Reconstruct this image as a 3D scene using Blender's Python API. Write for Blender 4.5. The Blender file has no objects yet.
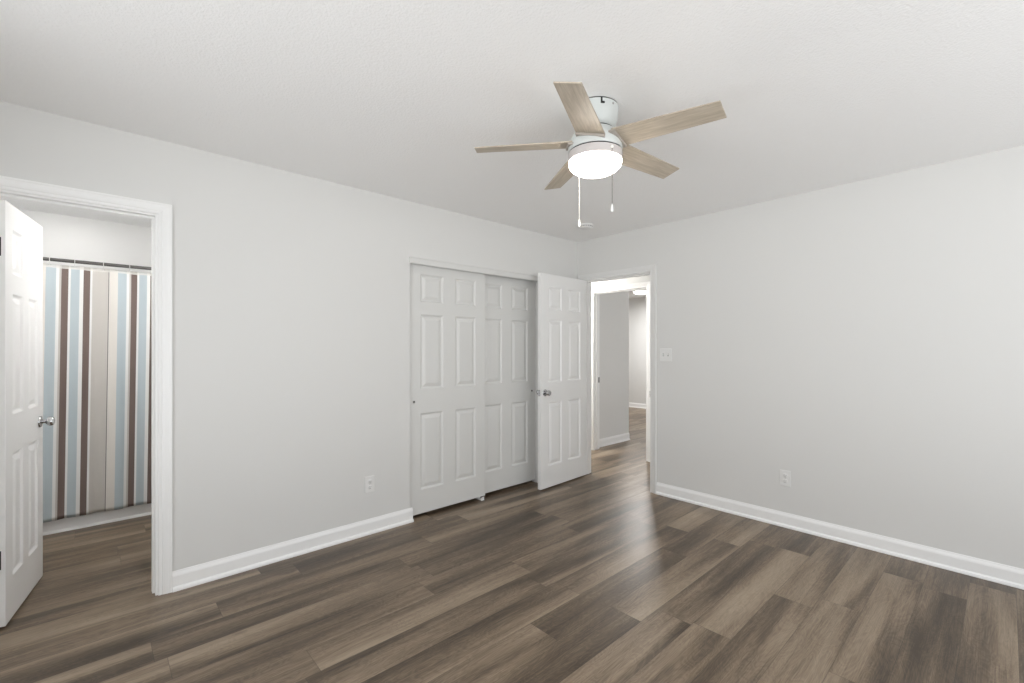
import bpy, bmesh, math, random
from math import sin, cos, pi, radians, atan, atan2, sqrt
from mathutils import Vector, Matrix

scene = bpy.context.scene
COL = scene.collection

# ------------------------------------------------------------------ camera
EYE = 1.323                      # eye height above the floor
FOC = 455.0                      # focal length in pixels of a 1024 px wide frame
HEAD = atan(495.0 / 455.0)       # heading, measured from +x towards +y
cam_d = bpy.data.cameras.new('camera')
cam = bpy.data.objects.new('camera', cam_d)
COL.objects.link(cam)
cam_d.sensor_fit = 'HORIZONTAL'
cam_d.sensor_width = 36.0
cam_d.lens = 36.0 * FOC / 1024.0
cam_d.shift_y = 6.5 / 1024.0
cam_d.clip_start = 0.02
cam.location = (0, 0, EYE)
cam.rotation_euler = (pi / 2, 0, HEAD - pi / 2)
scene.camera = cam

# ------------------------------------------------------------------ world (overcast daylight outside the windows)
world = bpy.data.worlds.new('sky')
scene.world = world
world.use_nodes = True
wnt = world.node_tree
bg = wnt.nodes['Background']
# bright overcast sky above a ground half, set brighter to light the ceiling
wtc = wnt.nodes.new('ShaderNodeTexCoord')
wsp = wnt.nodes.new('ShaderNodeSeparateXYZ')
wrp = wnt.nodes.new('ShaderNodeValToRGB')
wrp.color_ramp.elements[0].position = .49
wrp.color_ramp.elements[0].color = (.965, .985, 1.0, 1)
wrp.color_ramp.elements[1].position = .51
wrp.color_ramp.elements[1].color = (.66, .68, .70, 1)
wmap = wnt.nodes.new('ShaderNodeMath'); wmap.operation = 'MULTIPLY_ADD'
wmap.inputs[1].default_value = .5; wmap.inputs[2].default_value = .5
wnt.links.new(wtc.outputs['Generated'], wsp.inputs[0])
wnt.links.new(wsp.outputs[2], wmap.inputs[0])
wnt.links.new(wmap.outputs[0], wrp.inputs[0])
wnt.links.new(wrp.outputs[0], bg.inputs['Color'])
bg.inputs['Strength'].default_value = 4.1

# ------------------------------------------------------------------ exposure
vs = scene.view_settings
scene.display_settings.display_device = 'sRGB'
vs.view_transform = 'Standard'
vs.look = 'None'
vs.exposure = 0.0
vs.gamma = 1.0
vs.use_curve_mapping = False
scene.cycles.max_bounces = 16
scene.cycles.diffuse_bounces = 12
scene.cycles.glossy_bounces = 6
scene.cycles.transparent_max_bounces = 12
scene.cycles.use_denoising = True
scene.cycles.sample_clamp_indirect = 8.0
scene.cycles.caustics_reflective = False
scene.cycles.caustics_refractive = False

# ------------------------------------------------------------------ measures of the place
D1 = 3.078        # face of the closet wall (y)
D2 = 3.77         # face of the entry wall (x)
WT = 0.115        # wall thickness
CH = 2.44         # ceiling height
XW, YW = -0.75, -1.50            # faces of the two window walls
BX0, BX1 = -0.343, 0.242         # bathroom doorway
CX0, CX1 = 1.773, 3.205          # closet opening
EY0, EY1 = 2.222, 2.987          # entry doorway
SX = 4.77                        # hall wall opposite the entry
SY0, SY1 = 2.865, 3.62            # second doorway
DH = 2.03                        # doorway head
BATH_X0, BATH_X1, BATH_Y1 = -1.05, 0.50, 5.36
WIN1 = (-1.30, 2.15, 0.30, 2.20)  # y0,y1,z0,z1 in the wall at XW
WIN2 = (0.00, 3.25, 0.30, 2.22)
WIN3 = (4.98, 8.75, 0.12, 2.38)  # x0,x1,z0,z1 in the near wall of the far room    # x0,x1,z0,z1 in the wall at YW

# daylight portals in the two window openings (guide the sky light through them)
def portal(name, loc, rot, sx, sy):
    l = bpy.data.lights.new(name, 'AREA')
    l.shape = 'RECTANGLE'
    l.size, l.size_y = sx, sy
    l.cycles.is_portal = True
    o = bpy.data.objects.new(name, l)
    COL.objects.link(o)
    o.location = loc
    o.rotation_euler = rot
    return o
portal('window_portal', (XW - WT - .01, (WIN1[0] + WIN1[1]) / 2, (WIN1[2] + WIN1[3]) / 2), (0, -pi / 2, 0), WIN1[3] - WIN1[2], WIN1[1] - WIN1[0])
portal('window_portal', ((WIN2[0] + WIN2[1]) / 2, YW - WT - .01, (WIN2[2] + WIN2[3]) / 2), (pi / 2, 0, 0), WIN2[1] - WIN2[0], WIN2[3] - WIN2[2])

portal('window_portal', ((WIN3[0] + WIN3[1]) / 2, YW - WT - .01, (WIN3[2] + WIN3[3]) / 2), (pi / 2, 0, 0), WIN3[1] - WIN3[0], WIN3[3] - WIN3[2])

# strengths of the house lamps and the added tub and bathroom fills
FAN_GLOW = 21.0
HALL_W, ROOM_W, TUB_FILL_W, BATH_FILL_W = 40.0, 48.0, 1.3, 6.0

# ------------------------------------------------------------------ materials
def mat(name, col, rough=.5, metal=0.0, spec=0.5):
    m = bpy.data.materials.new(name)
    m.use_nodes = True
    b = m.node_tree.nodes['Principled BSDF']
    b.inputs['Base Color'].default_value = (*col, 1)
    b.inputs['Roughness'].default_value = rough
    b.inputs['Metallic'].default_value = metal
    b.inputs['Specular IOR Level'].default_value = spec
    return m

def add_bump(m, scale, strength, dist=.002, detail=3.0):
    nt = m.node_tree
    tc = nt.nodes.new('ShaderNodeTexCoord')
    n = nt.nodes.new('ShaderNodeTexNoise')
    n.inputs['Scale'].default_value = scale
    n.inputs['Detail'].default_value = detail
    bp = nt.nodes.new('ShaderNodeBump')
    bp.inputs['Strength'].default_value = strength
    bp.inputs['Distance'].default_value = dist
    nt.links.new(tc.outputs['Object'], n.inputs['Vector'])
    nt.links.new(n.outputs['Fac'], bp.inputs['Height'])
    nt.links.new(bp.outputs['Normal'], nt.nodes['Principled BSDF'].inputs['Normal'])

M = {}
M['wall'] = mat('wall_paint', (.715, .713, .70), .55, spec=.3); add_bump(M['wall'], 260, .08)
M['ceiling'] = mat('ceiling_paint', (.92, .92, .92), .85, spec=.1); add_bump(M['ceiling'], 110, .65, .004, 4)
M['trim'] = mat('trim_paint', (.88, .88, .875), .35)
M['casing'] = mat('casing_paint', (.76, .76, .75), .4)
M['bath'] = mat('bath_paint', (.90, .90, .895), .5, spec=.3)
M['door'] = mat('door_paint', (.86, .86, .855), .28); add_bump(M['door'], 120, .03)
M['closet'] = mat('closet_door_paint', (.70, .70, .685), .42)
M['fan'] = mat('fan_white', (.64, .67, .66), .3)
M['ring'] = mat('fan_ring', (.58, .545, .535), .35)
M['chrome'] = mat('chrome', (.55, .55, .56), .10, 1.0)
M['steel'] = mat('brushed_steel', (.42, .41, .40), .3, 1.0)
M['rod'] = mat('dark_steel', (.13, .125, .12), .42, .8)
M['bronze'] = mat('hinge_bronze', (.045, .04, .032), .45, .6)
M['black'] = mat('black_gap', (.012, .012, .012), .8)
M['taupe'] = mat('slot_shade_taupe', (.40, .36, .32), .5)  # tone of the painted shadow at the blade roots
M['plate'] = mat('plate_plastic', (.79, .79, .78), .35)
M['toggle_gap'] = mat('toggle_gap', (.45, .45, .44), .5)
M['slot'] = mat('slot_dark', (.10, .10, .10), .6)
M['tub'] = mat('tub_enamel', (.92, .92, .92), .22)
M['chain'] = mat('chain_white', (.85, .84, .80), .35)
M['chainm'] = mat('chain_metal', (.14, .125, .11), .45, .6)
M['knobw'] = mat('knob_white', (.92, .92, .88), .3)
M['vinyl'] = mat('window_vinyl', (.85, .85, .85), .35)

def glass_mat():
    m = bpy.data.materials.new('window_glass')
    m.use_nodes = True
    nt = m.node_tree
    nt.nodes.remove(nt.nodes['Principled BSDF'])
    out = nt.nodes['Material Output']
    tr = nt.nodes.new('ShaderNodeBsdfTransparent')
    gl = nt.nodes.new('ShaderNodeBsdfGlossy')
    gl.inputs['Roughness'].default_value = .02
    lw = nt.nodes.new('ShaderNodeLayerWeight')
    lw.inputs['Blend'].default_value = .5
    pw = nt.nodes.new('ShaderNodeMath'); pw.operation = 'POWER'
    pw.inputs[1].default_value = 4.1
    nt.links.new(lw.outputs['Facing'], pw.inputs[0])
    fr = nt.nodes.new('ShaderNodeMath'); fr.operation = 'MULTIPLY_ADD'
    fr.inputs[1].default_value = .5; fr.inputs[2].default_value = .04
    nt.links.new(pw.outputs[0], fr.inputs[0])
    mx = nt.nodes.new('ShaderNodeMixShader')
    nt.links.new(fr.outputs[0], mx.inputs[0])
    nt.links.new(tr.outputs[0], mx.inputs[1])
    nt.links.new(gl.outputs[0], mx.inputs[2])
    nt.links.new(mx.outputs[0], out.inputs['Surface'])
    return m
M['glass'] = glass_mat()

def lamp_mat(name, col, strength):
    m = mat(name, (.9, .9, .88), .3)
    b = m.node_tree.nodes['Principled BSDF']
    b.inputs['Emission Color'].default_value = (*col, 1)
    b.inputs['Emission Strength'].default_value = strength
    return m
M['bowl'] = lamp_mat('lit_glass_bowl', (1.0, .92, .82), FAN_GLOW)
M['globe'] = lamp_mat('lit_globe', (1.0, .985, .97), 30.0)
M['dome'] = lamp_mat('lit_glass_dome', (1.0, .97, .93), 9.5)

class NT:
    """small helper to write node trees"""
    def __init__(s, m):
        s.m = m; s.nt = m.node_tree; s.b = s.nt.nodes['Principled BSDF']
    def node(s, t, **kw):
        n = s.nt.nodes.new(t)
        for k, v in kw.items(): setattr(n, k, v)
        return n
    def put(s, sock, v):
        if hasattr(v, 'is_output'): s.nt.links.new(v, sock)
        elif v is not None: sock.default_value = v
    def math(s, op, a, b=None, c=None):
        n = s.node('ShaderNodeMath', operation=op)
        for i, v in enumerate((a, b, c)): s.put(n.inputs[i], v)
        return n.outputs[0]
    def xyz(s, x, y, z):
        n = s.node('ShaderNodeCombineXYZ')
        for i, v in enumerate((x, y, z)): s.put(n.inputs[i], v)
        return n.outputs[0]
    def noise(s, vec, scale, detail=2.0, rough=.5, dist=0.0):
        n = s.node('ShaderNodeTexNoise')
        s.put(n.inputs['Vector'], vec)
        n.inputs['Scale'].default_value = scale
        n.inputs['Detail'].default_value = detail
        n.inputs['Roughness'].default_value = rough
        n.inputs['Distortion'].default_value = dist
        return n.outputs['Fac']
    def ramp(s, fac, stops, interp='LINEAR'):
        n = s.node('ShaderNodeValToRGB')
        n.color_ramp.interpolation = interp
        e = n.color_ramp.elements
        while len(e) < len(stops): e.new(.5)
        for k, (p, c) in enumerate(stops):
            e[k].position = p; e[k].color = (*c, 1)
        s.put(n.inputs[0], fac)
        return n.outputs[0]
    def mix(s, fac, a, b, blend='MIX'):
        n = s.node('ShaderNodeMix', data_type='RGBA', blend_type=blend)
        s.put(n.inputs[0], fac)
        for i, v in ((6, a), (7, b)):
            s.put(n.inputs[i], (*v, 1) if isinstance(v, tuple) else v)
        return n.outputs[2]

def lin(r, g, b):
    f = lambda c: (c / 255 / 12.92) if c <= 10 else ((c / 255 + .055) / 1.055) ** 2.4
    return (f(r), f(g), f(b))

def floor_material():
    m = mat('vinyl_planks', (.2, .17, .14), .33, spec=.42)
    t = NT(m)
    tc = t.node('ShaderNodeTexCoord')
    sp = t.node('ShaderNodeSeparateXYZ')
    t.nt.links.new(tc.outputs['Object'], sp.inputs[0])
    x, y = sp.outputs[0], sp.outputs[1]
    PW, PL = .176, 1.22
    yy = t.math('DIVIDE', t.math('ADD', y, 4 * PW - .846 + 20 * PW), PW)
    row = t.math('FLOOR', yy)
    fy = t.math('FRACT', yy)
    wn = t.node('ShaderNodeTexWhiteNoise', noise_dimensions='1D')
    t.put(wn.inputs['W'], t.math('MULTIPLY', row, 1.37))
    xx = t.math('DIVIDE', t.math('ADD', t.math('ADD', x, 30.0), t.math('MULTIPLY', wn.outputs['Value'], PL)), PL)
    colm = t.math('FLOOR', xx)
    fx = t.math('FRACT', xx)
    wn2 = t.node('ShaderNodeTexWhiteNoise', noise_dimensions='3D')
    t.put(wn2.inputs['Vector'], t.xyz(t.math('MULTIPLY', row, 3.1), t.math('MULTIPLY', colm, 7.7), 1.0))
    pid = wn2.outputs['Value']
    sep = t.node('ShaderNodeSeparateColor')
    t.nt.links.new(wn2.outputs['Color'], sep.inputs[0])
    offx = t.math('MULTIPLY', sep.outputs[0], 40.0)
    offy = t.math('MULTIPLY', sep.outputs[1], 40.0)
    gx = t.math('ADD', x, offx)
    gy = t.math('ADD', y, offy)
    # broad light and dark bands running along each plank
    band = t.noise(t.xyz(t.math('MULTIPLY', gx, .6), t.math('MULTIPLY', gy, 6.5), pid), 1.0, 1.5, .5, .5)
    # finer streaks
    streak = t.noise(t.xyz(t.math('MULTIPLY', gx, 2.2), t.math('MULTIPLY', gy, 55.0), pid), 1.0, 4.0, .6, .5)
    # fine pores
    pore = t.noise(t.xyz(t.math('MULTIPLY', gx, 9.0), t.math('MULTIPLY', gy, 260.0), pid), 1.0, 3.0, .6)
    # cathedral figure and knots
    fig = t.noise(t.xyz(t.math('MULTIPLY', gx, 2.6), t.math('MULTIPLY', gy, 9.0), pid), 1.0, 3.0, .55, 1.2)
    rings = t.math('SINE', t.math('MULTIPLY', fig, 95.0))
    v = t.math('ADD', t.math('MULTIPLY', band, 1.15), t.math('MULTIPLY', streak, .36))
    v = t.math('ADD', v, t.math('MULTIPLY', pore, .42))
    v = t.math('ADD', v, t.math('MULTIPLY', rings, .035))
    v = t.math('ADD', v, t.math('MULTIPLY', t.math('SUBTRACT', pid, .5), .15))
    v = t.math('SUBTRACT', v, .49)
    c = t.ramp(v, [(.20, lin(66, 55, 43)), (.38, lin(94, 80, 65)), (.52, lin(122, 106, 88)), (.66, lin(141, 125, 106)), (.85, lin(160, 144, 124))])
    kn = t.noise(t.xyz(t.math('MULTIPLY', gx, 4.5), t.math('MULTIPLY', gy, 13.0), pid), 1.0, 1.0)
    kf = t.ramp(kn, [(.72, (0, 0, 0)), (.80, (1, 1, 1))])
    c = t.mix(t.math('MULTIPLY', kf, .45), c, lin(60, 47, 38))
    # seams between planks
    ey = t.math('MULTIPLY', t.math('MINIMUM', fy, t.math('SUBTRACT', 1.0, fy)), PW)
    ex = t.math('MULTIPLY', t.math('MINIMUM', fx, t.math('SUBTRACT', 1.0, fx)), PL)
    ed = t.math('MINIMUM', ex, ey)
    sm = t.math('LESS_THAN', ed, .0013)
    c = t.mix(t.math('MULTIPLY', sm, .45), c, lin(45, 37, 31))
    t.nt.links.new(c, t.b.inputs['Base Color'])
    rr = t.math('ADD', t.math('MULTIPLY', streak, .12), .28)
    t.nt.links.new(rr, t.b.inputs['Roughness'])
    bp = t.node('ShaderNodeBump')
    bp.inputs['Strength'].default_value = .12
    bp.inputs['Distance'].default_value = .001
    t.nt.links.new(t.math('ADD', t.math('MULTIPLY', pore, .6), t.math('MULTIPLY', sm, -1.0)), bp.inputs['Height'])
    t.nt.links.new(bp.outputs['Normal'], t.b.inputs['Normal'])
    return m
M['floor'] = floor_material()

def blade_material():
    m = mat('bleached_oak', (.55, .47, .38), .45, spec=.3)
    t = NT(m)
    tc = t.node('ShaderNodeTexCoord')
    sp = t.node('ShaderNodeSeparateXYZ')
    t.nt.links.new(tc.outputs['Object'], sp.inputs[0])
    x, y = sp.outputs[0], sp.outputs[1]
    a = t.noise(t.xyz(t.math('MULTIPLY', x, 5.0), t.math('MULTIPLY', y, 60.0), 0.0), 1.0, 4.0, .6, .8)
    b = t.noise(t.xyz(t.math('MULTIPLY', x, 14.0), t.math('MULTIPLY', y, 320.0), 0.0), 1.0, 2.0)
    v = t.math('ADD', t.math('MULTIPLY', a, .75), t.math('MULTIPLY', b, .25))
    c = t.ramp(v, [(.28, lin(152, 141, 126)), (.5, lin(181, 170, 154)), (.72, lin(201, 191, 177))])
    t.nt.links.new(c, t.b.inputs['Base Color'])
    return m
M['blade'] = blade_material()

def curtain_material():
    m = mat('striped_cotton', (.7, .7, .7), .8, spec=.1)
    t = NT(m)
    tc = t.node('ShaderNodeTexCoord')
    sp = t.node('ShaderNodeSeparateXYZ')
    t.nt.links.new(tc.outputs['Object'], sp.inputs[0])
    P = .383
    x0 = -.169
    W, BL, BR, BE, CR, SE = lin(226, 226, 225), lin(178, 190, 196), lin(108, 92, 86), lin(192, 188, 183), lin(218, 214, 208), lin(104, 104, 104)
    cuts = [(-.169, BR), (-.134, W), (-.122, BL), (-.075, W), (-.055, BR), (-.019, W), (-.006, BE), (.081, SE), (.0855, CR), (.135, BL), (.187, W), (.203, BE)]
    # the cloth hangs a little askew, so the stripes lean
    lean = t.math('MULTIPLY', t.math('SUBTRACT', 1.9, sp.outputs[2]), .0125)
    fac = t.math('FRACT', t.math('ADD', t.math('DIVIDE', t.math('SUBTRACT', t.math('ADD', sp.outputs[0], lean), x0), P), 10.0))
    c = t.ramp(fac, [((a - x0) / P, k) for a, k in cuts], 'CONSTANT')
    wv = t.noise(tc.outputs['Object'], 700, 2)
    c = t.mix(t.math('MULTIPLY', wv, .18), c, (.35, .35, .36))
    # plain hem along the top
    hem = t.math('GREATER_THAN', sp.outputs[2], 1.893)
    c = t.mix(t.math('MULTIPLY', hem, .75), c, lin(214, 212, 208))
    t.nt.links.new(c, t.b.inputs['Base Color'])
    return m
M['curtain'] = curtain_material()

# ------------------------------------------------------------------ mesh helpers
def add_box(bm, x0, x1, y0, y1, z0, z1, bevel=0.0, seg=2, mtx=None):
    v = [bm.verts.new((x, y, z)) for x in (x0, x1) for y in (y0, y1) for z in (z0, z1)]
    fs = []
    for idx in ((0, 1, 3, 2), (4, 6, 7, 5), (0, 4, 5, 1), (2, 3, 7, 6), (0, 2, 6, 4), (1, 5, 7, 3)):
        fs.append(bm.faces.new([v[i] for i in idx]))
    if bevel:
        es = list({e for f in fs for e in f.edges})
        r = bmesh.ops.bevel(bm, geom=es, offset=bevel, segments=seg, affect='EDGES', profile=.5)
        v = list({q for f in r['faces'] for q in f.verts} | {q for q in v if q.is_valid})
    if mtx is not None:
        bmesh.ops.transform(bm, matrix=mtx, verts=[q for q in v if q.is_valid])
    return v

def add_lathe(bm, prof, n=48, mtx=None, cap0=True, cap1=True):
    """profile of (radius, height) points spun round z"""
    rings = []
    allv = []
    for r, z in prof:
        if r < 1e-6:
            q = [bm.verts.new((0, 0, z))]
        else:
            q = [bm.verts.new((r * cos(2 * pi * k / n), r * sin(2 * pi * k / n), z)) for k in range(n)]
        rings.append(q); allv += q
    for a, b in zip(rings, rings[1:]):
        if len(a) == 1 and len(b) == 1: continue
        for k in range(n):
            k2 = (k + 1) % n
            if len(a) == 1: bm.faces.new((a[0], b[k2], b[k]))
            elif len(b) == 1: bm.faces.new((a[k], a[k2], b[0]))
            else: bm.faces.new((a[k], a[k2], b[k2], b[k]))
    if cap0 and len(rings[0]) > 1: bm.faces.new(rings[0])
    if cap1 and len(rings[-1]) > 1: bm.faces.new(rings[-1])
    if mtx is not None:
        bmesh.ops.transform(bm, matrix=mtx, verts=allv)
    return allv

def add_sweep(bm, stations, prof, closed=False, caps=True):
    """stations: (point, axis_a, axis_b); profile: (a, b) points, closed outline"""
    rings = []
    for p, A, B in stations:
        p, A, B = Vector(p), Vector(A), Vector(B)
        rings.append([bm.verts.new(p + A * a + B * b) for a, b in prof])
    n = len(prof)
    prs = list(zip(rings, rings[1:]))
    if closed: prs.append((rings[-1], rings[0]))
    for r0, r1 in prs:
        for k in range(n):
            bm.faces.new((r0[k], r0[(k + 1) % n], r1[(k + 1) % n], r1[k]))
    if caps and not closed:
        bm.faces.new(rings[0]); bm.faces.new(list(reversed(rings[-1])))

def obj(name, bm, material, parent=None, smooth=False, loc=None, rot=None):
    bmesh.ops.recalc_face_normals(bm, faces=bm.faces)
    me = bpy.data.meshes.new(name)
    bm.to_mesh(me); bm.free()
    if material is not None: me.materials.append(material)
    if smooth:
        me.shade_smooth()
        me.set_sharp_from_angle(angle=radians(38))
    o = bpy.data.objects.new(name, me)
    COL.objects.link(o)
    if parent: o.parent = parent
    if loc: o.location = loc
    if rot: o.rotation_euler = rot
    return o

def tag(o, label=None, cat=None, group=None, kind=None):
    if label: o['label'] = label
    if cat: o['category'] = cat
    if group: o['group'] = group
    if kind: o['kind'] = kind
    return o

def thing(name, label, cat, loc=(0, 0, 0), rz=0, group=None):
    o = bpy.data.objects.new(name, None)
    o.empty_display_size = .1
    COL.objects.link(o)
    o.location = loc
    o.rotation_euler = (0, 0, rz)
    return tag(o, label, cat, group)

def struct(name, bm, m, parent=None, label=None, smooth=False):
    o = obj(name, bm, m, parent, smooth)
    if parent is None: o['kind'] = 'structure'
    if label: o['label'] = label
    return o

# ------------------------------------------------------------------ the shell
X_END, Y_END, Y_NEAR = 8.86, 7.0, YW
FX0, FX1, FY0, FY1 = -1.3, 9.05, YW - .2, 7.2
bm = bmesh.new(); add_box(bm, FX0, FX1, FY0, FY1, -.12, 0); struct('floor', bm, M['floor'])
bm = bmesh.new(); add_box(bm, FX0, FX1, FY0, FY1, CH, CH + .12); struct('ceiling', bm, M['ceiling'])

def wall_x(name, y0, y1, xa, xb, openings=(), m=None):
    """wall running along x; openings are (x0, x1, z0, z1)"""
    bm = bmesh.new(); cur = xa
    for (o0, o1, z0, z1) in sorted(openings):
        if o0 > cur: add_box(bm, cur, o0, y0, y1, 0, CH)
        if z0 > 0: add_box(bm, o0, o1, y0, y1, 0, z0)
        add_box(bm, o0, o1, y0, y1, z1, CH)
        cur = o1
    if cur < xb: add_box(bm, cur, xb, y0, y1, 0, CH)
    bmesh.ops.remove_doubles(bm, verts=bm.verts, dist=1e-5)
    return struct(name, bm, m or M['wall'])

def wall_y(name, x0, x1, ya, yb, openings=(), m=None):
    bm = bmesh.new(); cur = ya
    for (o0, o1, z0, z1) in sorted(openings):
        if o0 > cur: add_box(bm, x0, x1, cur, o0, 0, CH)
        if z0 > 0: add_box(bm, x0, x1, o0, o1, 0, z0)
        add_box(bm, x0, x1, o0, o1, z1, CH)
        cur = o1
    if cur < yb: add_box(bm, x0, x1, cur, yb, 0, CH)
    bmesh.ops.remove_doubles(bm, verts=bm.verts, dist=1e-5)
    return struct(name, bm, m or M['wall'])

JT = .016   # jamb thickness
CLH = 2.005 # closet head
wall_x('wall_left', D1, D1 + WT, XW, D2, [(BX0 - JT, BX1 + JT, 0, DH + JT), (CX0, CX1, 0, CLH)])
wall_y('wall_right', D2, D2 + WT, YW, 5.0, [(EY0 - JT, EY1 + JT, 0, DH - .01 + JT)])
wall_y('wall_window_side', XW - WT, XW, YW - WT, D1 + WT, [WIN1])
wall_x('wall_near', YW - WT, YW, XW, D2 + WT, [WIN2])
# bathroom
wall_y('wall_bath_left', BATH_X0 - WT, BATH_X0, D1 + WT, BATH_Y1 + WT, m=M['bath'])
wall_y('wall_bath_right', BATH_X1, BATH_X1 + WT, D1 + WT, BATH_Y1 + WT, m=M['bath'])
wall_x('wall_bath_back', BATH_Y1, BATH_Y1 + WT, BATH_X0, BATH_X1, m=M['bath'])
wall_x('wall_bath_front', D1, D1 + WT, BATH_X0 - WT, XW - WT)
# closet interior
wall_x('wall_closet_back', 3.80, 3.80 + WT, 1.55, D2)
wall_y('wall_closet_side', 1.55 - WT, 1.55, D1 + WT, 3.80 + WT)
# hall and the room beyond it
wall_y('wall_hall', SX, SX + WT, Y_NEAR, 5.0, [(SY0 - JT, SY1 + JT, 0, DH + JT)])
wall_x('wall_hall_end', 5.0, 5.0 + WT, D2, SX + WT)
wall_x('wall_hall_near', Y_NEAR - WT, Y_NEAR, D2 + WT, X_END, [WIN3])
wall_y('wall_beyond_corner', SX + WT, 5.68, 3.69, Y_END)
wall_y('wall_far', X_END, X_END + WT, Y_NEAR - WT, Y_END + WT)
wall_x('wall_far_end', Y_END, Y_END + WT, SX + WT, X_END)

# ------------------------------------------------------------------ baseboards
BH = .105
BASE = [(0, 0), (.024, 0), (.024, .008), (.021, .016), (.014, .021), (.012, .024), (.012, .078), (.010, .086), (.005, .097), (.003, BH), (0, BH)]
def baseboard(name, p0, p1, nrm):
    """runs p0 -> p1 on the floor, nrm points into the room"""
    bm = bmesh.new()
    st = [((p[0], p[1], 0), (nrm[0], nrm[1], 0), (0, 0, 1)) for p in (p0, p1)]
    add_sweep(bm, st, BASE)
    return struct(name, bm, M['trim'])
CW = .060
baseboard('baseboard_left', (BX1 + .012 + CW, D1), (CX0 + .020, D1), (0, -1))
baseboard('baseboard_corner', (CX1 - .002, D1), (D2, D1), (0, -1))
baseboard('baseboard_right', (D2, YW), (D2, EY0 - .008 - CW), (-1, 0))
baseboard('baseboard_window_side', (XW, YW), (XW, D1), (1, 0))
baseboard('baseboard_near', (XW, YW), (D2, YW), (0, 1))
baseboard('baseboard_beyond', (SX + WT + .015, 3.69), (5.68, 3.69), (0, -1))
baseboard('baseboard_far', (X_END, YW), (X_END, Y_END), (-1, 0))
baseboard('baseboard_hall', (SX, YW), (SX, SY0 - .01 - CW), (-1, 0))

# ------------------------------------------------------------------ door casings and jambs
CAS = [(0, 0), (0, .008), (.004, .011), (.010, .011), (.016, .009), (.020, .012), (.030, .015), (.040, .0165), (.048, .0165), (.053, .0185), (.060, .0185), (.060, 0)]
def casing_on_x(bm, x0, x1, zt, y, ny):
    """casing round an opening in a wall along x; y is the wall face, ny its outward sign"""
    B = (0, ny, 0)
    add_sweep(bm, [((x0, y, 0), (-1, 0, 0), B), ((x0, y, zt), (-1, 0, 1), B), ((x1, y, zt), (1, 0, 1), B), ((x1, y, 0), (1, 0, 0), B)], CAS)
def casing_on_y(bm, y0, y1, zt, x, nx):
    B = (nx, 0, 0)
    add_sweep(bm, [((x, y0, 0), (0, -1, 0), B), ((x, y0, zt), (0, -1, 1), B), ((x, y1, zt), (0, 1, 1), B), ((x, y1, 0), (0, 1, 0), B)], CAS)

def jamb_x(bm, x0, x1, zt, ya, yb, stop):
    add_box(bm, x0 - JT, x0, ya, yb, 0, zt + JT)
    add_box(bm, x1, x1 + JT, ya, yb, 0, zt + JT)
    add_box(bm, x0, x1, ya, yb, zt, zt + JT)
    s0, s1 = stop
    add_box(bm, x0, x0 + .011, s0, s1, 0, zt, .002)
    add_box(bm, x1 - .011, x1, s0, s1, 0, zt, .002)
    add_box(bm, x0 + .011, x1 - .011, s0, s1, zt - .011, zt, .002)
def jamb_y(bm, y0, y1, zt, xa, xb, stop):
    add_box(bm, xa, xb, y0 - JT, y0, 0, zt + JT)
    add_box(bm, xa, xb, y1, y1 + JT, 0, zt + JT)
    add_box(bm, xa, xb, y0, y1, zt, zt + JT)
    s0, s1 = stop
    add_box(bm, s0, s1, y0, y0 + .011, 0, zt, .002)
    add_box(bm, s0, s1, y1 - .011, y1, 0, zt, .002)
    add_box(bm, s0, s1, y0 + .011, y1 - .011, zt - .011, zt, .002)

# bathroom doorway
bm = bmesh.new()
jamb_x(bm, BX0, BX1, DH, D1 - .001, D1 + WT + .001, (D1 + .035, D1 + .075))
jb = struct('trim_1', bm, M['trim'])
bm = bmesh.new()
casing_on_x(bm, BX0 - .006, BX1 + .011, DH + .008, D1 - .0005, -1)
obj('casing', bm, M['trim'], jb)
bm = bmesh.new()
casing_on_x(bm, BX0 - .006, BX1 + .006, DH + .008, D1 + WT + .0005, 1)
obj('casing', bm, M['trim'], jb)
# entry doorway
EH = DH - .01
bm = bmesh.new()
jamb_y(bm, EY0, EY1, EH, D2 - .001, D2 + WT + .001, (D2 + .04, D2 + .08))
je = struct('trim_2', bm, M['trim'])
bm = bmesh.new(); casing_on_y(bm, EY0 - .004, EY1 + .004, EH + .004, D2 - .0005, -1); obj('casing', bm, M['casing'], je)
bm = bmesh.new(); casing_on_y(bm, EY0 - .004, EY1 + .004, EH + .004, D2 + WT + .0005, 1); obj('casing', bm, M['trim'], je)
bm = bmesh.new(); add_box(bm, D2 - .006, D2 + .03, EY0 - .001, EY0 + .0015, .87, .93, .001); sp_ = obj('strike_plate', bm, M['bronze'], je)
# second doorway across the hall
bm = bmesh.new()
jamb_y(bm, SY0, SY1, DH, SX - .001, SX + WT + .001, (SX + .04, SX + .08))
js = struct('trim_3', bm, M['trim'])
bm = bmesh.new(); casing_on_y(bm, SY0 - .006, SY1 + .006, DH + .006, SX - .0005, -1); obj('casing', bm, M['trim'], js)
bm = bmesh.new(); casing_on_y(bm, SY0 - .006, SY1 + .006, DH + .006, SX + WT + .0005, 1); obj('casing', bm, M['trim'], js)
bm = bmesh.new(); add_box(bm, SX + .085, SX + WT, SY1 - .0015, SY1 + .001, .87, .94, .001); obj('strike_plate', bm, M['bronze'], js)

# closet head trim (fascia that hides the sliding track)
bm = bmesh.new()
FAS = [(0, 0), (0, .012), (.006, .016), (.038, .016), (.046, .012), (.050, .004), (.050, 0)]
add_sweep(bm, [((CX0 - .006, D1, 1.968), (0, 0, 1), (0, -1, 0)), ((CX1 + .006, D1, 1.968), (0, 0, 1), (0, -1, 0))], FAS)
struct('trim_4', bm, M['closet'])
bm = bmesh.new(); add_box(bm, CX0, CX1, D1 + .012, D1 + .108, 1.985, CLH); struct('trim_5', bm, M['steel'])

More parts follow.
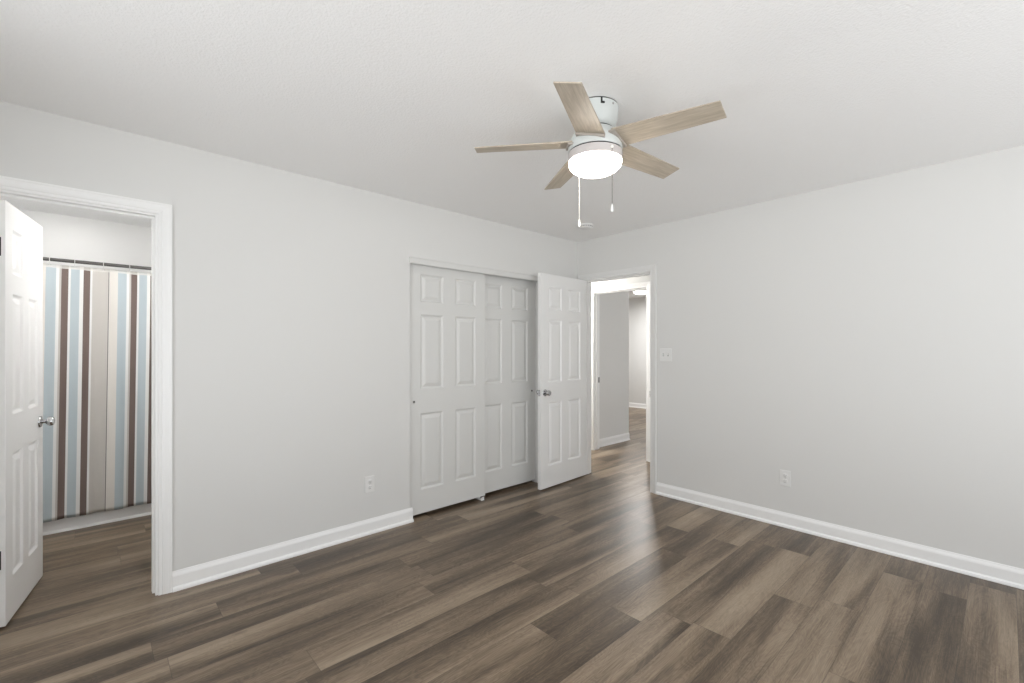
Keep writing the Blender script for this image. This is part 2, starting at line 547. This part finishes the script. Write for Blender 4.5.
# ------------------------------------------------------------------ six-panel doors
ROWS = [(.212, .811), (.999, 1.587), (1.683, 1.902)]
def six_panel(w, h, t, cols, rows):
    """door slab standing on z=0; faces at y=0 and y=t, each with six raised panels"""
    bm = bmesh.new()
    xs = [0] + [v for c in cols for v in c] + [w]
    zs = [0] + [v for r in rows for v in r] + [h]
    ispan = lambda i, j: i % 2 == 1 and j % 2 == 1
    rim = {}
    for side in (0, 1):
        Y = t * side
        s = 1 if side == 0 else -1            # into the slab
        grid = [[bm.verts.new((x, Y, z)) for z in zs] for x in xs]
        def quad(a):
            bm.faces.new(a if side == 0 else list(reversed(a)))
        for i in range(len(xs) - 1):
            for j in range(len(zs) - 1):
                a = [grid[i][j], grid[i + 1][j], grid[i + 1][j + 1], grid[i][j + 1]]
                if not ispan(i, j):
                    quad(a); continue
                x0, x1, z0, z1 = xs[i], xs[i + 1], zs[j], zs[j + 1]
                prev = a
                for ins, dep in ((.003, .002), (.010, .0085), (.015, .0105), (.020, .0105), (.027, .0075), (.042, .0025), (.046, .0016)):
                    cur = [bm.verts.new((x, Y + s * dep, z)) for x, z in ((x0 + ins, z0 + ins), (x1 - ins, z0 + ins), (x1 - ins, z1 - ins), (x0 + ins, z1 - ins))]
                    for k in range(4):
                        quad([prev[k], prev[(k + 1) % 4], cur[(k + 1) % 4], cur[k]])
                    prev = cur
                quad(prev)
        n, k = len(xs) - 1, len(zs) - 1
        loop = [grid[i][0] for i in range(n)] + [grid[n][j] for j in range(k)] + [grid[i][k] for i in range(n, 0, -1)] + [grid[0][j] for j in range(k, 0, -1)]
        rim[side] = loop
    L = len(rim[0])
    for q in range(L):
        bm.faces.new((rim[0][q], rim[1][q], rim[1][(q + 1) % L], rim[0][(q + 1) % L]))
    return bm

def knob_bm():
    bm = bmesh.new()   # axis along +z, sits on z=0
    add_lathe(bm, [(.010, .006), (.010, .022), (.013, .027), (.022, .033), (.026, .041), (.026, .050), (.022, .057), (.012, .061), (0, .062)], 32)
    return bm
def rosette_bm():
    bm = bmesh.new()
    add_lathe(bm, [(.032, 0), (.032, .003), (.029, .007), (.018, .009), (.011, .010)], 32)
    return bm
def door_knob(parent, x, y, z, side):
    rot = (pi / 2, 0, 0) if side < 0 else (-pi / 2, 0, 0)
    k = obj('door_knob', knob_bm(), M['chrome'], parent, True, (x, y, z), rot)
    k['label'] = 'polished chrome round knob'
    obj('rosette', rosette_bm(), M['chrome'], k, True)
    return k
def hinge(parent, x, y, z, ysign):
    """hinge leaf let into the hinge edge (local x = 0) and its knuckle"""
    bm = bmesh.new()
    add_box(bm, -.0022, .0015, y[0], y[1], z - .044, z + .044, .0008)
    h = obj('hinge', bm, M['bronze'], parent)
    h['label'] = 'dark bronze hinge'
    bm = bmesh.new()
    add_lathe(bm, [(.0, -.047), (.006, -.046), (.006, .046), (0, .047)], 16, Matrix.Translation((-.004, x, z)))
    obj('knuckle', bm, M['bronze'], h, True)

def leaf(name, w, h, stile, mull, m, loc, rz, label):
    rows = [(a - loc[2], b - loc[2]) for a, b in ROWS]
    pw = (w - 2 * stile - mull) / 2
    cols = [(stile, stile + pw), (stile + pw + mull, w - stile)]
    d = struct(name, six_panel(w, h, .035, cols, rows), m, None, label)
    d['category'] = 'door'
    d.location = loc
    d.rotation_euler = (0, 0, rz)
    return d

# bathroom door: hinged at its left jamb, swung into the bathroom.  Local x runs from the hinge, y=0 faces the bedroom when shut
BW, BANG = .576, radians(81.0)
pinx, piny = BX0 + .002, D1 + WT + .006
bd = leaf('door_1', BW, 2.008, .095, .085, M['door'],
          (pinx + .035 * sin(BANG), piny - .035 * cos(BANG), .012), BANG, 'white six-panel door open into the bathroom beside the striped curtain')
door_knob(bd, BW - .058, 0, .905 - .012, -1)
door_knob(bd, BW - .058, .035, .905 - .012, 1)
for zz in (.325, 1.80):
    hinge(bd, .037, (.014, .035), zz - .012, 1)
bm = bmesh.new(); add_box(bm, BW - .001, BW + .0015, .005, .030, .865, .922, .001); obj('latch_plate', bm, M['chrome'], bd)

# entry door: hinged beside the corner, swung back in front of the closet
EW = .731
ed = leaf('door_2', EW, 2.008, .112, .102, M['door'], (D2 - .005, EY1 - .001, .012), pi + radians(3.0), 'white six-panel door standing open beside the hall doorway')
door_knob(ed, EW - .062, .035, .905 - .012, 1)
door_knob(ed, EW - .062, 0, .905 - .012, -1)
bm = bmesh.new(); add_box(bm, EW - .001, EW + .0015, .005, .030, .865, .922, .001); lp = obj('latch_plate', bm, M['chrome'], ed)
bm = bmesh.new(); add_box(bm, EW + .001, EW + .010, .011, .024, .888, .902, .002); obj('latch_bolt', bm, M['chrome'], lp)
for zz in (.325, 1.08, 1.834):
    hinge(ed, -.002, (.001, .032), zz - .012, 1)

# closet sliding doors
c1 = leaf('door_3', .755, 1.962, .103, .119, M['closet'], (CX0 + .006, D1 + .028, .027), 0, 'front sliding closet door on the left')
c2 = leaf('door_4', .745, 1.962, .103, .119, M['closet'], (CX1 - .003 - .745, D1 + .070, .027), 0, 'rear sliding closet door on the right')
def finger_pull(parent, x, z):
    mt = Matrix.Translation((x, 0, z)) @ Matrix.Rotation(pi / 2, 4, 'X')
    bm = bmesh.new()
    add_lathe(bm, [(.0105, -.001), (.0105, .0025), (.0085, .0030), (.0075, .0012)], 24, mt)
    f = obj('finger_pull', bm, M['steel'], parent, True)
    bm = bmesh.new()
    add_lathe(bm, [(.0076, .0005), (.0076, .0014), (0, .0014)], 24, mt)
    obj('recess', bm, M['slot'], f, True)
finger_pull(c1, .045, .905 - .027)
finger_pull(c2, .745 - .045, .905 - .027)
# white plastic guide on the floor between the two closet doors
bm = bmesh.new()
add_box(bm, -.016, .016, -.012, .09, 0, .004, .001)
for y in (-.010, .042, .086):
    add_box(bm, -.014, .014, y, y + .004, .003, .030, .001)
g = obj('door_guide', bm, M['plate'], None, False, (2.488, D1 + .012, 0))
tag(g, 'small white plastic guide on the floor under the closet doors', 'door guide')

# ------------------------------------------------------------------ windows behind the camera
def window_on_y(name, x, y0, y1, z0, z1):      # in a wall whose face is x (room at larger x)
    fr = .045; xa, xb = x - WT + .01, x - .03
    bm = bmesh.new()
    add_box(bm, xa, xb, y0, y0 + fr, z0, z1); add_box(bm, xa, xb, y1 - fr, y1, z0, z1)
    add_box(bm, xa, xb, y0 + fr, y1 - fr, z0, z0 + fr); add_box(bm, xa, xb, y0 + fr, y1 - fr, z1 - fr, z1)
    zm = (z0 + z1) / 2
    add_box(bm, xa + .01, xb - .01, y0 + fr, y1 - fr, zm - .02, zm + .02)
    ym = (y0 + y1) / 2
    add_box(bm, xa + .01, xb - .01, ym - .03, ym + .03, z0 + fr, z1 - fr)
    w = struct(name, bm, M['vinyl'])
    bm = bmesh.new(); add_box(bm, (xa + xb) / 2 - .002, (xa + xb) / 2 + .002, y0 + .03, y1 - .03, z0 + .03, z1 - .03)
    obj('pane', bm, M['glass'], w)
    bm = bmesh.new(); add_box(bm, x - .03, x + .035, y0 - .03, y1 + .03, z0 - .022, z0, .004); obj('sill', bm, M['trim'], w)
def window_on_x(name, y, x0, x1, z0, z1):
    fr = .045; ya, yb = y - WT + .01, y - .03
    bm = bmesh.new()
    add_box(bm, x0, x0 + fr, ya, yb, z0, z1); add_box(bm, x1 - fr, x1, ya, yb, z0, z1)
    add_box(bm, x0 + fr, x1 - fr, ya, yb, z0, z0 + fr); add_box(bm, x0 + fr, x1 - fr, ya, yb, z1 - fr, z1)
    zm = (z0 + z1) / 2
    add_box(bm, x0 + fr, x1 - fr, ya + .01, yb - .01, zm - .02, zm + .02)
    xm = (x0 + x1) / 2
    add_box(bm, xm - .03, xm + .03, ya + .01, yb - .01, z0 + fr, z1 - fr)
    w = struct(name, bm, M['vinyl'])
    bm = bmesh.new(); add_box(bm, x0 + .03, x1 - .03, (ya + yb) / 2 - .002, (ya + yb) / 2 + .002, z0 + .03, z1 - .03)
    obj('pane', bm, M['glass'], w)
    bm = bmesh.new(); add_box(bm, x0 - .03, x1 + .03, y - .03, y + .035, z0 - .022, z0, .004); obj('sill', bm, M['trim'], w)
window_on_y('window_1', XW, *WIN1)
window_on_x('window_2', YW, *WIN2)
window_on_x('window_3', YW, *WIN3)

# ------------------------------------------------------------------ ceiling fan
FC = (1.7215, 1.3006)
fan = thing('ceiling_fan', 'white flush ceiling fan with five bleached oak blades and a lit bowl light', 'ceiling fan', (FC[0], FC[1], CH))
Z = lambda z: z - CH
bm = bmesh.new()
add_lathe(bm, [(.104, Z(2.4365)), (.107, Z(2.4345)), (.1075, Z(2.425)), (.106, Z(2.40)), (.102, Z(2.375)), (.094, Z(2.352)), (.084, Z(2.338)), (.076, Z(2.332))], 64)
can = obj('canopy', bm, M['fan'], fan, True)
bm = bmesh.new(); add_lathe(bm, [(.1045, Z(2.44)), (.1045, Z(2.436))], 64); obj('mounting_gap', bm, M['black'], can, True)
Fv = Vector((cos(HEAD), sin(HEAD), 0)); Rv = Vector((sin(HEAD), -cos(HEAD), 0))
def on_canopy(bm, r, side, z, shape):
    """place a bit on the canopy wall; side is the sideways offset towards +R, on the side nearest the doorway corner opposite"""
    a = math.asin(side / r)
    n = (-Fv * cos(a) + Rv * sin(a)).normalized()
    t = Vector((0, 0, 1)).cross(n)
    mt = Matrix((( t.x, n.x, 0, n.x * r), (t.y, n.y, 0, n.y * r), (0, 0, 1, Z(z)), (0, 0, 0, 1)))
    shape(bm, mt)
bm = bmesh.new()
on_canopy(bm, .1070, .010, 2.421, lambda b, mt: (add_box(b, -.004, .004, -.002, .002, -.010, .016, .001, 1, mt), add_box(b, -.004, .014, -.002, .002, -.012, -.003, .001, 1, mt)))
obj('key_slot', bm, M['black'], can)
bm = bmesh.new()
on_canopy(bm, .1072, .066, 2.420, lambda b, mt: add_lathe(b, [(.0055, -.002), (.0055, .001), (0, .003)], 16, mt @ Matrix.Rotation(-pi / 2, 4, 'X')))
obj('screw', bm, M['steel'], can, True)
# motor housing
bm = bmesh.new(); add_lathe(bm, [(.074, Z(2.3335)), (.086, Z(2.3325)), (.086, Z(2.325))], 64); obj('neck_gap', bm, M['black'], fan, True)
bm = bmesh.new()
add_lathe(bm, [(.070, Z(2.3275)), (.092, Z(2.3260)), (.100, Z(2.316)), (.112, Z(2.298)), (.120, Z(2.280)), (.1240, Z(2.262)), (.1245, Z(2.248)), (.1245, Z(2.2345)), (.118, Z(2.2340))], 64)
obj('motor_housing', bm, M['fan'], fan, True)
bm = bmesh.new(); add_lathe(bm, [(.1205, Z(2.235)), (.1205, Z(2.228))], 64); obj('seam', bm, M['black'], fan, True)
bm = bmesh.new()
add_lathe(bm, [(.116, Z(2.2290)), (.1245, Z(2.2285)), (.1245, Z(2.203)), (.1240, Z(2.192)), (.120, Z(2.1905))], 64)
obj('light_ring', bm, M['ring'], fan, True)
bm = bmesh.new()
pr = [(.1200, Z(2.1925)), (.1215, Z(2.186)), (.1215, Z(2.180))]
for k in range(1, 11):
    a = pi / 2 * k / 10
    pr.append((.1215 * cos(a) if k < 10 else 0, Z(2.180) - .049 * sin(a)))
add_lathe(bm, pr, 64)
bowl = obj('light_bowl', bm, M['bowl'], fan, True)
bowl['label'] = 'glowing warm white frosted glass bowl'
# blades
def blade_bm():
    bm = bmesh.new()
    r0, r1, w0, w1, th = .112, .559, .066, .0515, .0055
    n = 10
    out = []
    for k in range(n + 1):
        u = k / n
        out.append((r0 + (r1 - r0) * u, (w0 + (w1 - w0) * u)))
    top = [(x, w) for x, w in out] + [(x, -w) for x, w in reversed(out)]
    lo = [bm.verts.new((x, y, -th / 2)) for x, y in top]
    hi = [bm.verts.new((x, y, th / 2)) for x, y in top]
    f0 = bm.faces.new(list(reversed(lo))); f1 = bm.faces.new(hi)
    L = len(top)
    for k in range(L):
        bm.faces.new((lo[k], lo[(k + 1) % L], hi[(k + 1) % L], hi[k]))
    return bm
PITCH = .213
for k in range(5):
    a = radians(-152.79 + 72 * k)
    b = obj('blade', blade_bm(), M['blade'], fan)
    b.rotation_mode = 'XYZ'
    # the counter-clockwise edge hangs lower
    mt = Matrix.Rotation(a, 4, 'Z') @ Matrix.Rotation(radians(2.3), 4, 'Y') @ Matrix.Rotation(-PITCH, 4, 'X')
    b.rotation_euler = mt.to_euler()
    b.location = (0, 0, Z(2.278))
    bm = bmesh.new()
    add_box(bm, .098, .131, -.066, .066, -.0130, -.0028, .002)
    shade_box = obj('slot_shade', bm, M['taupe'], b)  # darker box painting in the shadow of the housing slot
# pull chains
def chain(name, side, depth, ztop, zknob, m, mk, label):
    p = Rv * side + Fv * depth
    bm = bmesh.new()
    z = ztop
    while z > zknob + .036:
        add_lathe(bm, [(0, z), (.0016, z - .0011), (.0016, z - .0032), (0, z - .0043)], 6)
        z -= .0043
    c = obj(name, bm, m, fan, True, (p.x, p.y, -CH))
    c['label'] = label
    bm = bmesh.new()
    add_lathe(bm, [(0, zknob + .036), (.003, zknob + .034), (.0042, zknob + .026), (.0062, zknob + .012), (.0066, zknob + .004), (.0045, zknob), (0, zknob - .001)], 16)
    obj('pull_knob', bm, mk, c, True)
    bm = bmesh.new()
    add_lathe(bm, [(0, ztop - .006), (.005, ztop - .004), (.0065, ztop + .001), (.005, ztop + .006), (0, ztop + .008)], 16)
    obj('chain_outlet', bm, M['knobw'], c, True)
chain('pull_chain', .055, -.114, 2.212, 1.924, M['chainm'], M['plate'], 'metal bead pull chain in front of the bowl')
chain('pull_chain', -.057, .112, 2.212, 1.918, M['chain'], M['knobw'], 'white pull chain with a bright white knob behind the bowl')

# ------------------------------------------------------------------ smoke detector
sd = thing('smoke_detector', 'round white smoke detector on the ceiling near the room corner', 'smoke detector', (3.291, 2.587, CH))
bm = bmesh.new(); add_lathe(bm, [(.066, 0), (.066, -.010), (.063, -.012)], 48); obj('base', bm, M['plate'], sd, True)
bm = bmesh.new(); add_lathe(bm, [(.058, -.010), (.058, -.022), (.050, -.031), (.030, -.034), (0, -.035)], 48); cv = obj('cover', bm, M['plate'], sd, True)
bm = bmesh.new()
for k in range(18):
    a = 2 * pi * k / 18
    add_box(bm, .0565, .0586, -.006, .006, -.020, -.0145, 0, 1, Matrix.Rotation(a, 4, 'Z'))
obj('vent', bm, M['slot'], cv)

# ------------------------------------------------------------------ outlets and switch (built facing -y, then turned)
def outlet(label, loc, rz):
    t = thing('wall_outlet', label, 'outlet', loc, rz, None)
    bm = bmesh.new(); add_box(bm, -.036, .036, -.006, 0, -.058, .058, .003, 3); obj('cover_plate', bm, M['plate'], t)
    for s in (1, -1):
        bm = bmesh.new()
        vs_ = add_lathe(bm, [(.0165, 0), (.0165, .0085), (.0155, .0092), (0, .0092)], 32, Matrix.Translation((0, 0, s * .0195)) @ Matrix.Rotation(pi / 2, 4, 'X'))
        r = obj('receptacle', bm, M['plate'], t, True)
        bm = bmesh.new()
        add_box(bm, -.0075, -.0053, -.0098, -.006, s * .0195 - .001, s * .0195 + .008)
        add_box(bm, .0053, .0075, -.0098, -.006, s * .0195 - .001, s * .0195 + .0065)
        add_lathe(bm, [(.0028, .006), (.0028, .0098), (0, .0098)], 12, Matrix.Translation((0, 0, s * .0195 - .008)) @ Matrix.Rotation(pi / 2, 4, 'X'))
        obj('slot', bm, M['slot'], r)
    bm = bmesh.new(); add_lathe(bm, [(.003, .005), (.003, .0068), (0, .0074)], 12, Matrix.Rotation(pi / 2, 4, 'X')); obj('screw', bm, M['steel'], t, True)
    return t
outlet('white duplex outlet low on the wall left of the closet', (1.448, D1, .352), 0)
outlet('white duplex outlet low on the bare right wall', (D2, 1.110, .360), -pi / 2)

sw = thing('light_switch', 'white double toggle switch on the wall beside the hall doorway', 'light switch', (D2, 2.065, 1.262), -pi / 2)
bm = bmesh.new(); add_box(bm, -.058, .058, -.006, 0, -.058, .058, .003, 3); obj('cover_plate', bm, M['plate'], sw)
for s in (-1, 1):
    bm = bmesh.new(); add_box(bm, s * .023 - .0055, s * .023 + .0055, -.0068, -.004, -.0125, .0125, .0006); tb = obj('toggle_slot', bm, M['toggle_gap'], sw)
    bm = bmesh.new()
    add_box(bm, -.004, .004, -.017, 0, -.005, .005, .0012, 2, Matrix.Translation((s * .023, -.004, .002)) @ Matrix.Rotation(radians(-24 * s), 4, 'X'))
    obj('toggle', bm, M['plate'], tb)
    for q in (-1, 1):
        bm = bmesh.new(); add_lathe(bm, [(.003, .005), (.003, .0068), (0, .0074)], 12, Matrix.Translation((s * .023, 0, q * .030)) @ Matrix.Rotation(pi / 2, 4, 'X')); obj('screw', bm, M['plate'], sw, True)

# ------------------------------------------------------------------ bathroom: tub, rod, rings, curtain
TY0, TY1, TX0, TX1, TH = 4.612, BATH_Y1 - .004, BATH_X0 + .004, BATH_X1 - .004, .40
tub = thing('bathtub', 'white bathtub behind the striped shower curtain', 'bathtub', ((TX0 + TX1) / 2, (TY0 + TY1) / 2, 0))
def rrect(hx, hy, r, z, n=8):
    p = []
    for cx, cy, a0 in ((hx - r, hy - r, 0), (-hx + r, hy - r, 90), (-hx + r, -hy + r, 180), (hx - r, -hy + r, 270)):
        for k in range(n + 1):
            a = radians(a0 + 90 * k / n)
            p.append((cx + r * cos(a), cy + r * sin(a), z))
    return p
hx, hy = (TX1 - TX0) / 2, (TY1 - TY0) / 2
bm = bmesh.new()
levels = [rrect(hx, hy, .006, 0), rrect(hx, hy, .006, TH - .02), rrect(hx - .004, hy - .004, .008, TH - .006), rrect(hx - .014, hy - .014, .015, TH),
          rrect(hx - .06, hy - .065, .13, TH), rrect(hx - .075, hy - .08, .13, TH - .012), rrect(hx - .11, hy - .10, .13, TH - .15), rrect(hx - .17, hy - .14, .12, .09), rrect(hx - .23, hy - .19, .10, .06)]
rings = [[bm.verts.new(p) for p in l] for l in levels]
for a, b in zip(rings, rings[1:]):
    for k in range(len(a)):
        bm.faces.new((a[k], a[(k + 1) % len(a)], b[(k + 1) % len(b)], b[k]))
bm.faces.new(rings[-1]); bm.faces.new(list(reversed(rings[0])))
obj('basin', bm, M['tub'], tub, True)
bm = bmesh.new()
add_sweep(bm, [((-hx, -hy, 0), (0, -1, 0), (0, 0, 1)), ((hx, -hy, 0), (0, -1, 0), (0, 0, 1))], [(0, 0), (.014, 0), (.013, .008), (.006, .016), (0, .018)])
obj('floor_bead', bm, M['trim'], tub)

RY, RZ = 4.585, 1.951
rod = thing('shower_rod', 'steel shower rod above the striped curtain', 'shower rod', (BATH_X0, RY, RZ))
bm = bmesh.new(); add_lathe(bm, [(.0125, 0.001), (.0125, BATH_X1 - BATH_X0 - .001)], 24, Matrix.Rotation(pi / 2, 4, 'Y')); obj('tube', bm, M['rod'], rod, True)
for xx, s in ((0, 1), (BATH_X1 - BATH_X0, -1)):
    bm = bmesh.new(); add_lathe(bm, [(.032, .0005), (.032, .006), (.022, .012), (.015, .022)], 32, Matrix.Translation((xx, 0, 0)) @ Matrix.Rotation(s * pi / 2, 4, 'Y')); obj('end_flange', bm, M['steel'], rod, True)

CY = 4.562
def fold(x, z):
    d = 1.0 - .55 * max(0, (z - .085) / 1.8)
    return (.0085 * sin(x * 33.0 + .6) + .006 * sin(x * 19.0 + 2.0 + .5 * z) + .004 * sin(x * 71 + 1.3 * z)) * (.45 + .55 * d) + .0012 * sin(z * 17 + x * 6)
bm = bmesh.new()
cx0, cx1, cz0, cz1 = BATH_X0 + .03, BATH_X1 - .03, .103, 1.918
NX, NZ = 300, 60
g = []
for i in range(NX + 1):
    x = cx0 + (cx1 - cx0) * i / NX
    colv = []
    for j in range(NZ + 1):
        z = cz0 + (cz1 - cz0) * j / NZ
        # crease lines from the packaging
        cr = sum(.0022 * math.exp(-((z - q) / .010) ** 2) for q in (.42, .78, 1.14, 1.50))
        colv.append(bm.verts.new((x, CY + fold(x, z) - cr + (.022 if j == NZ else .022 * max(0, (z - 1.70) / .218) ** 2), z)))
    g.append(colv)
for i in range(NX):
    for j in range(NZ):
        bm.faces.new((g[i][j], g[i + 1][j], g[i + 1][j + 1], g[i][j + 1]))
cur = obj('shower_curtain', bm, M['curtain'], None, True)
md = cur.modifiers.new('cloth', 'SOLIDIFY'); md.thickness = .0012; md.offset = 0
tag(cur, 'blue, brown, beige and white striped shower curtain hanging before the tub', 'shower curtain')

ring_names = ['above the blue stripe by the door edge', 'above the blue stripe between the two left brown stripes',
              'above the wide beige stripe in the middle', 'above the pale blue stripe right of the middle']
rp = None
for q, x in enumerate((-.230, -.101, .053, .204)):
    if rp is None:
        bm = bmesh.new()
        N, Kq, R0, r0 = 32, 8, .024, .0018
        tor = [[bm.verts.new((r0 * sin(2 * pi * b / Kq), (R0 + r0 * cos(2 * pi * b / Kq)) * cos(2 * pi * a / N), (R0 + r0 * cos(2 * pi * b / Kq)) * 1.25 * sin(2 * pi * a / N))) for b in range(Kq)] for a in range(N)]
        for a in range(N):
            for b in range(Kq):
                bm.faces.new((tor[a][b], tor[(a + 1) % N][b], tor[(a + 1) % N][(b + 1) % Kq], tor[a][(b + 1) % Kq]))
        rp = o = obj('curtain_ring', bm, M['plate'], None, True)
    else:
        o = rp.copy(); COL.objects.link(o)
    o.location = (x, RY, RZ - .0165)
    tag(o, 'pale curtain ring on the rod ' + ring_names[q], 'curtain ring', 'curtain rings on the shower rod')

# ------------------------------------------------------------------ flush ceiling lights
def flush_light(loc, label, watts, col):
    t = thing('ceiling_light', label, 'ceiling light', loc)
    bm = bmesh.new(); add_lathe(bm, [(.150, 0), (.150, -.022), (.142, -.028)], 48); obj('rim', bm, M['fan'], t, True)
    bm = bmesh.new()
    pr = [(.138, -.024)] + [(.138 * cos(pi / 2 * k / 8) if k < 8 else 0, -.026 - .05 * sin(pi / 2 * k / 8)) for k in range(9)]
    add_lathe(bm, pr, 48)
    d = obj('diffuser', bm, M['dome'], t, True); d['label'] = 'glowing white dome'
    l = bpy.data.lights.new('lamp', 'AREA'); l.shape = 'DISK'; l.size = .26; l.energy = watts; l.color = col
    o = bpy.data.objects.new('lamp', l); COL.objects.link(o); o.parent = t; o.location = (0, 0, -.09)
    return t
flush_light((7.80, 4.80, CH), 'lit round ceiling light seen through the doorways in the far room', ROOM_W, (1, .99, .98))
flush_light((4.33, 4.0, CH), 'lit round ceiling light in the hall outside the bedroom', HALL_W, (1, .98, .95))

flush_light((-.62, 3.68, CH), 'added unseen fill light over the bathroom floor behind the open door', BATH_FILL_W, (1, .99, .97))  # added out of sight to brighten the curtain and bathroom floor
# unseen fill light added over the tub, shaped as a recessed downlight
dl = thing('tub_fill_light', 'small added fill light, unseen, over the bathtub', 'ceiling light', (-.15, 4.95, CH))
bm = bmesh.new(); add_lathe(bm, [(.055, -.001), (.080, -.001), (.078, -.005), (.060, -.007), (.055, -.004)], 40, None, False, False); obj('trim_ring', bm, M['fan'], dl, True)
bm = bmesh.new(); add_lathe(bm, [(.056, -.0015), (.056, -.003), (0, -.003)], 40); obj('lens', bm, M['dome'], dl, True)
l_ = bpy.data.lights.new('lamp', 'AREA'); l_.shape = 'DISK'; l_.size = .10; l_.energy = TUB_FILL_W; l_.color = (1, .98, .96)
o_ = bpy.data.objects.new('lamp', l_); COL.objects.link(o_); o_.parent = dl; o_.location = (0, 0, -.012)
# bathroom vanity light on the side wall
vl = thing('vanity_light', 'three-globe bathroom vanity light on the side wall', 'wall light', (BATH_X1, 3.76, 1.92))
bm = bmesh.new(); add_box(bm, -.025, 0, -.30, .30, -.05, .05, .006); obj('back_bar', bm, M['steel'], vl)
for q in (-.2, 0, .2):
    bm = bmesh.new(); add_lathe(bm, [(.055 * sin(pi * k / 16) if 0 < k < 16 else 0, -.055 * cos(pi * k / 16)) for k in range(17)], 32, Matrix.Translation((-.085, q, 0)))
    obj('globe', bm, M['globe'], vl, True)
    bm = bmesh.new(); add_lathe(bm, [(.016, -.034), (.016, -.020)], 20, Matrix.Translation((0, q, 0)) @ Matrix.Rotation(pi / 2, 4, 'Y')); obj('socket', bm, M['steel'], vl, True)
